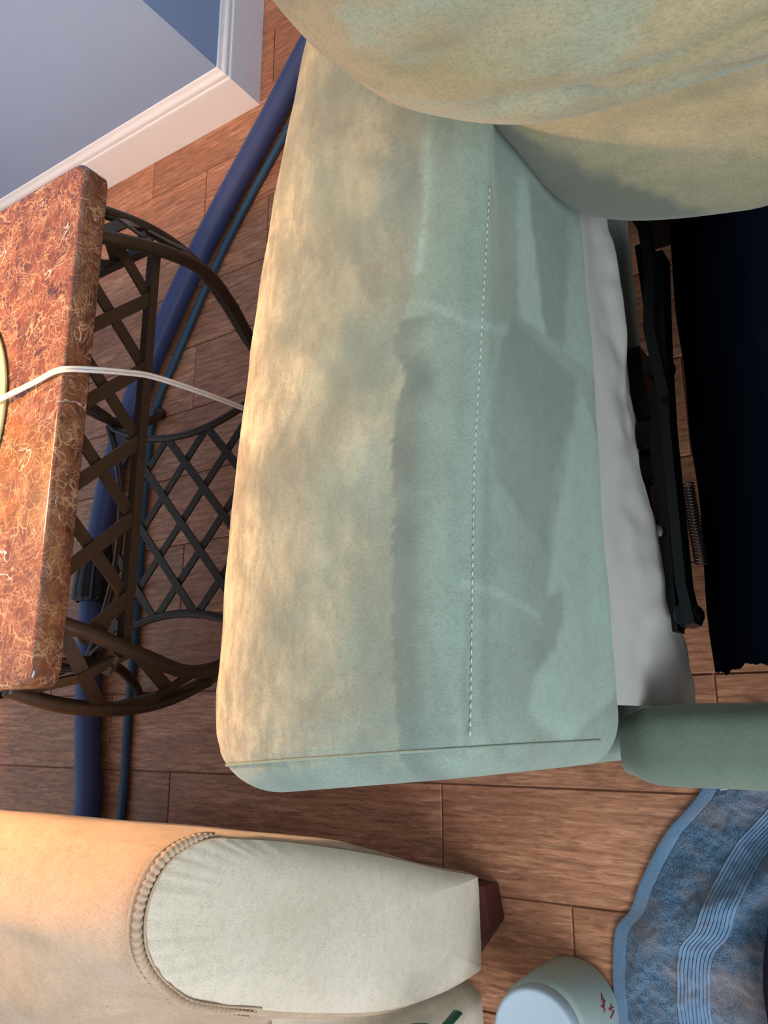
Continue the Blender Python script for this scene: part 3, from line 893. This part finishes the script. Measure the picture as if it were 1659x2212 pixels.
# green ribbon stuck on the chair front
mb = MB()
mb.add(*tube([(-.3245, .5390, .285), (-.330, .5385, .262), (-.3375, .537, .245)], .0065, 8, flat=(1, .35)))
mb.add(*tube([(-.3445, .536, .240), (-.3375, .5345, .215), (-.3325, .534, .197)], .0068, 8, flat=(1, .35)))
mb.add(*tube([(-.3375, .537, .245), (-.342, .5362, .247), (-.3445, .536, .240)], .0068, 8, flat=(1, .35)))
gr = mb.build('ribbon', M['green'], origin=(-.335, .536, .24)); tag(gr, 'scrap of dark green ribbon hanging at tan armchair front', 'ribbon')

# ------------------------------------------------------------------ jar with white lid
JC = (-.362, .463, 0)
jar = empty('plastic_jar', JC, 'frosted plastic jar with white lid standing beside the blue towel', 'jar')
mk('jar_body', *lathe([(0, .0), (.054, 0), (.0585, .003), (.060, .009), (.060, .06), (.0585, .110), (.054, .118), (.048, .121), (0, .121)], JC, 56), M['jar'], jar)
lid = mk('lid', *lathe([(.0515, .112), (.0535, .114), (.0535, .136), (.052, .1395), (.049, .1405), (.047, .1398), (0, .1398)], JC, 56), M['lid'], jar)
mb = MB()
def on_jar(ang, z, r=.0606): return (JC[0] + r * math.cos(ang), JC[1] + r * math.sin(ang), z)
for (a0, z0, a1, z1) in ((-1.02, .062, -.80, .050), (-1.0, .056, -.9, .066), (-.92, .062, -.86, .048), (-.84, .058, -.72, .048), (-1.10, .040, -.98, .034), (-1.04, .046, -1.06, .03), (-1.2, .046, -1.12, .03)):
    mb.add(*tube([on_jar(a0 - .30 + (a1 - a0) * i / 5, z0 - .006 + (z1 - z0) * i / 5) for i in range(6)], .0007, 5))
ink = mb.build('red_marking', M['redink'], jar); tag(ink, 'small smudged red print')

# ------------------------------------------------------------------ blue towel
EDGE = [(.02, .235), (-.076, .270), (-.139, .325), (-.20, .362), (-.235, .378), (-.262, .400), (-.315, .408), (-.36, .407), (-.42, .400), (-.50, .38), (-.60, .36)]
ep = resample([Vector((a, b, 0)) for a, b in cr(EDGE, 10)], .0025)
def towel_pt(u, t):
    """u along the hem 0..1, t metres in from the hem"""
    i = u * (len(ep) - 1); a = int(min(len(ep) - 2, i)); p = ep[a].lerp(ep[a + 1], i - a)
    s = u * len(ep) * .0025
    d = Vector((-.12 + .25 * math.sin(s * 9) * t, -1, 0)).normalized()
    q = p + d * t
    env = sst(0, .05, t)
    h = .006 + .020 * env * (.5 + .5 * math.sin(s * 19 + 6 * t + 1.2 * math.sin(s * 7))) * (.55 + .45 * math.sin(5 * t + s * 6))
    h += .026 * math.exp(-((t - .12 - .05 * math.sin(s * 12)) / .03) ** 2) * sst(.06, .20, s) * sst(.34, .2, s)
    h += .006 * env * nz(q.x * 40, q.y * 40) + .003 * env * nz(q.x * 110, q.y * 110)
    return q, h
tw = empty('towel', (-.25, .3, 0), 'crumpled blue terry towel with ribbed band on the floor', 'towel')
def cloth(name, t0, t1, nt, m, extra=None, nu=220):
    def fn(u, v_):
        t = t0 + (t1 - t0) * v_
        q, h = towel_pt(u, t)
        if extra: h += extra(u, v_, q)
        return (q.x, q.y, max(h, .0035))
    def und(u, v_):
        x, y, z = fn(u, v_); return (x, y, max(.0008, z - .0035))
    mb = MB(); v1, f1 = grid(fn, nu, nt); mb.add(v1, f1)
    v2, f2 = grid(und, nu, 4); mb.add(v2, [tuple(reversed(q)) for q in f2])
    return mb.build(name, m, tw)
loop = lambda u, v_, q: .0012 * nz(q.x * 420, q.y * 420) + .001
cloth('hem', 0, .019, 8, M['hem'], lambda u, v_, q: .0015 * math.sin(math.pi * v_) ** .5 if 0 < v_ < 1 else 0)
cloth('terry_border', .019, .085, 40, M['terry'], loop, 300)
cloth('ribbed_band', .085, .125, 90, M['band'], lambda u, v_, q: .0022 - .0032 * max(0, math.cos(v_ * 2 * math.pi * 9)) ** 6)
cloth('terry_field', .125, .42, 120, M['terry'], loop, 300)
mb = MB(); mb.add(*grid(lambda u, v_: (-.070 - .012 * u + .004 * v_, .252 - .014 * v_ - .004 * u, .016 + .012 * math.sin(v_ * 2.6) + .003 * u), 6, 8)); mb.build('care_tag', M['taglabel'], tw)

# unidentified dark object at the towel's far side, shaped as a soft mound
def dk(u, v_):
    x = -.225 - u * .24; y = .203 - v_ * .20 + .012 * math.sin(u * 5)
    return (x, y, .050 + .045 * math.sin(math.pi * min(1, v_ * .9 + .02)) ** .5 * math.sin(math.pi * min(.98, u * .9 + .06)) ** .4 + .003 * nz(x * 20, y * 20))
mb = MB(); v1, f1 = grid(dk, 30, 24); mb.add(v1, f1); mb.add([(p[0], p[1], .047) for p in v1], [tuple(reversed(q)) for q in f1])
do = mb.build('dark_object', M['darkobject'], origin=(-.34, .13, .047)); tag(do, 'dark navy object lying at the edge of the blue towel', 'cloth')
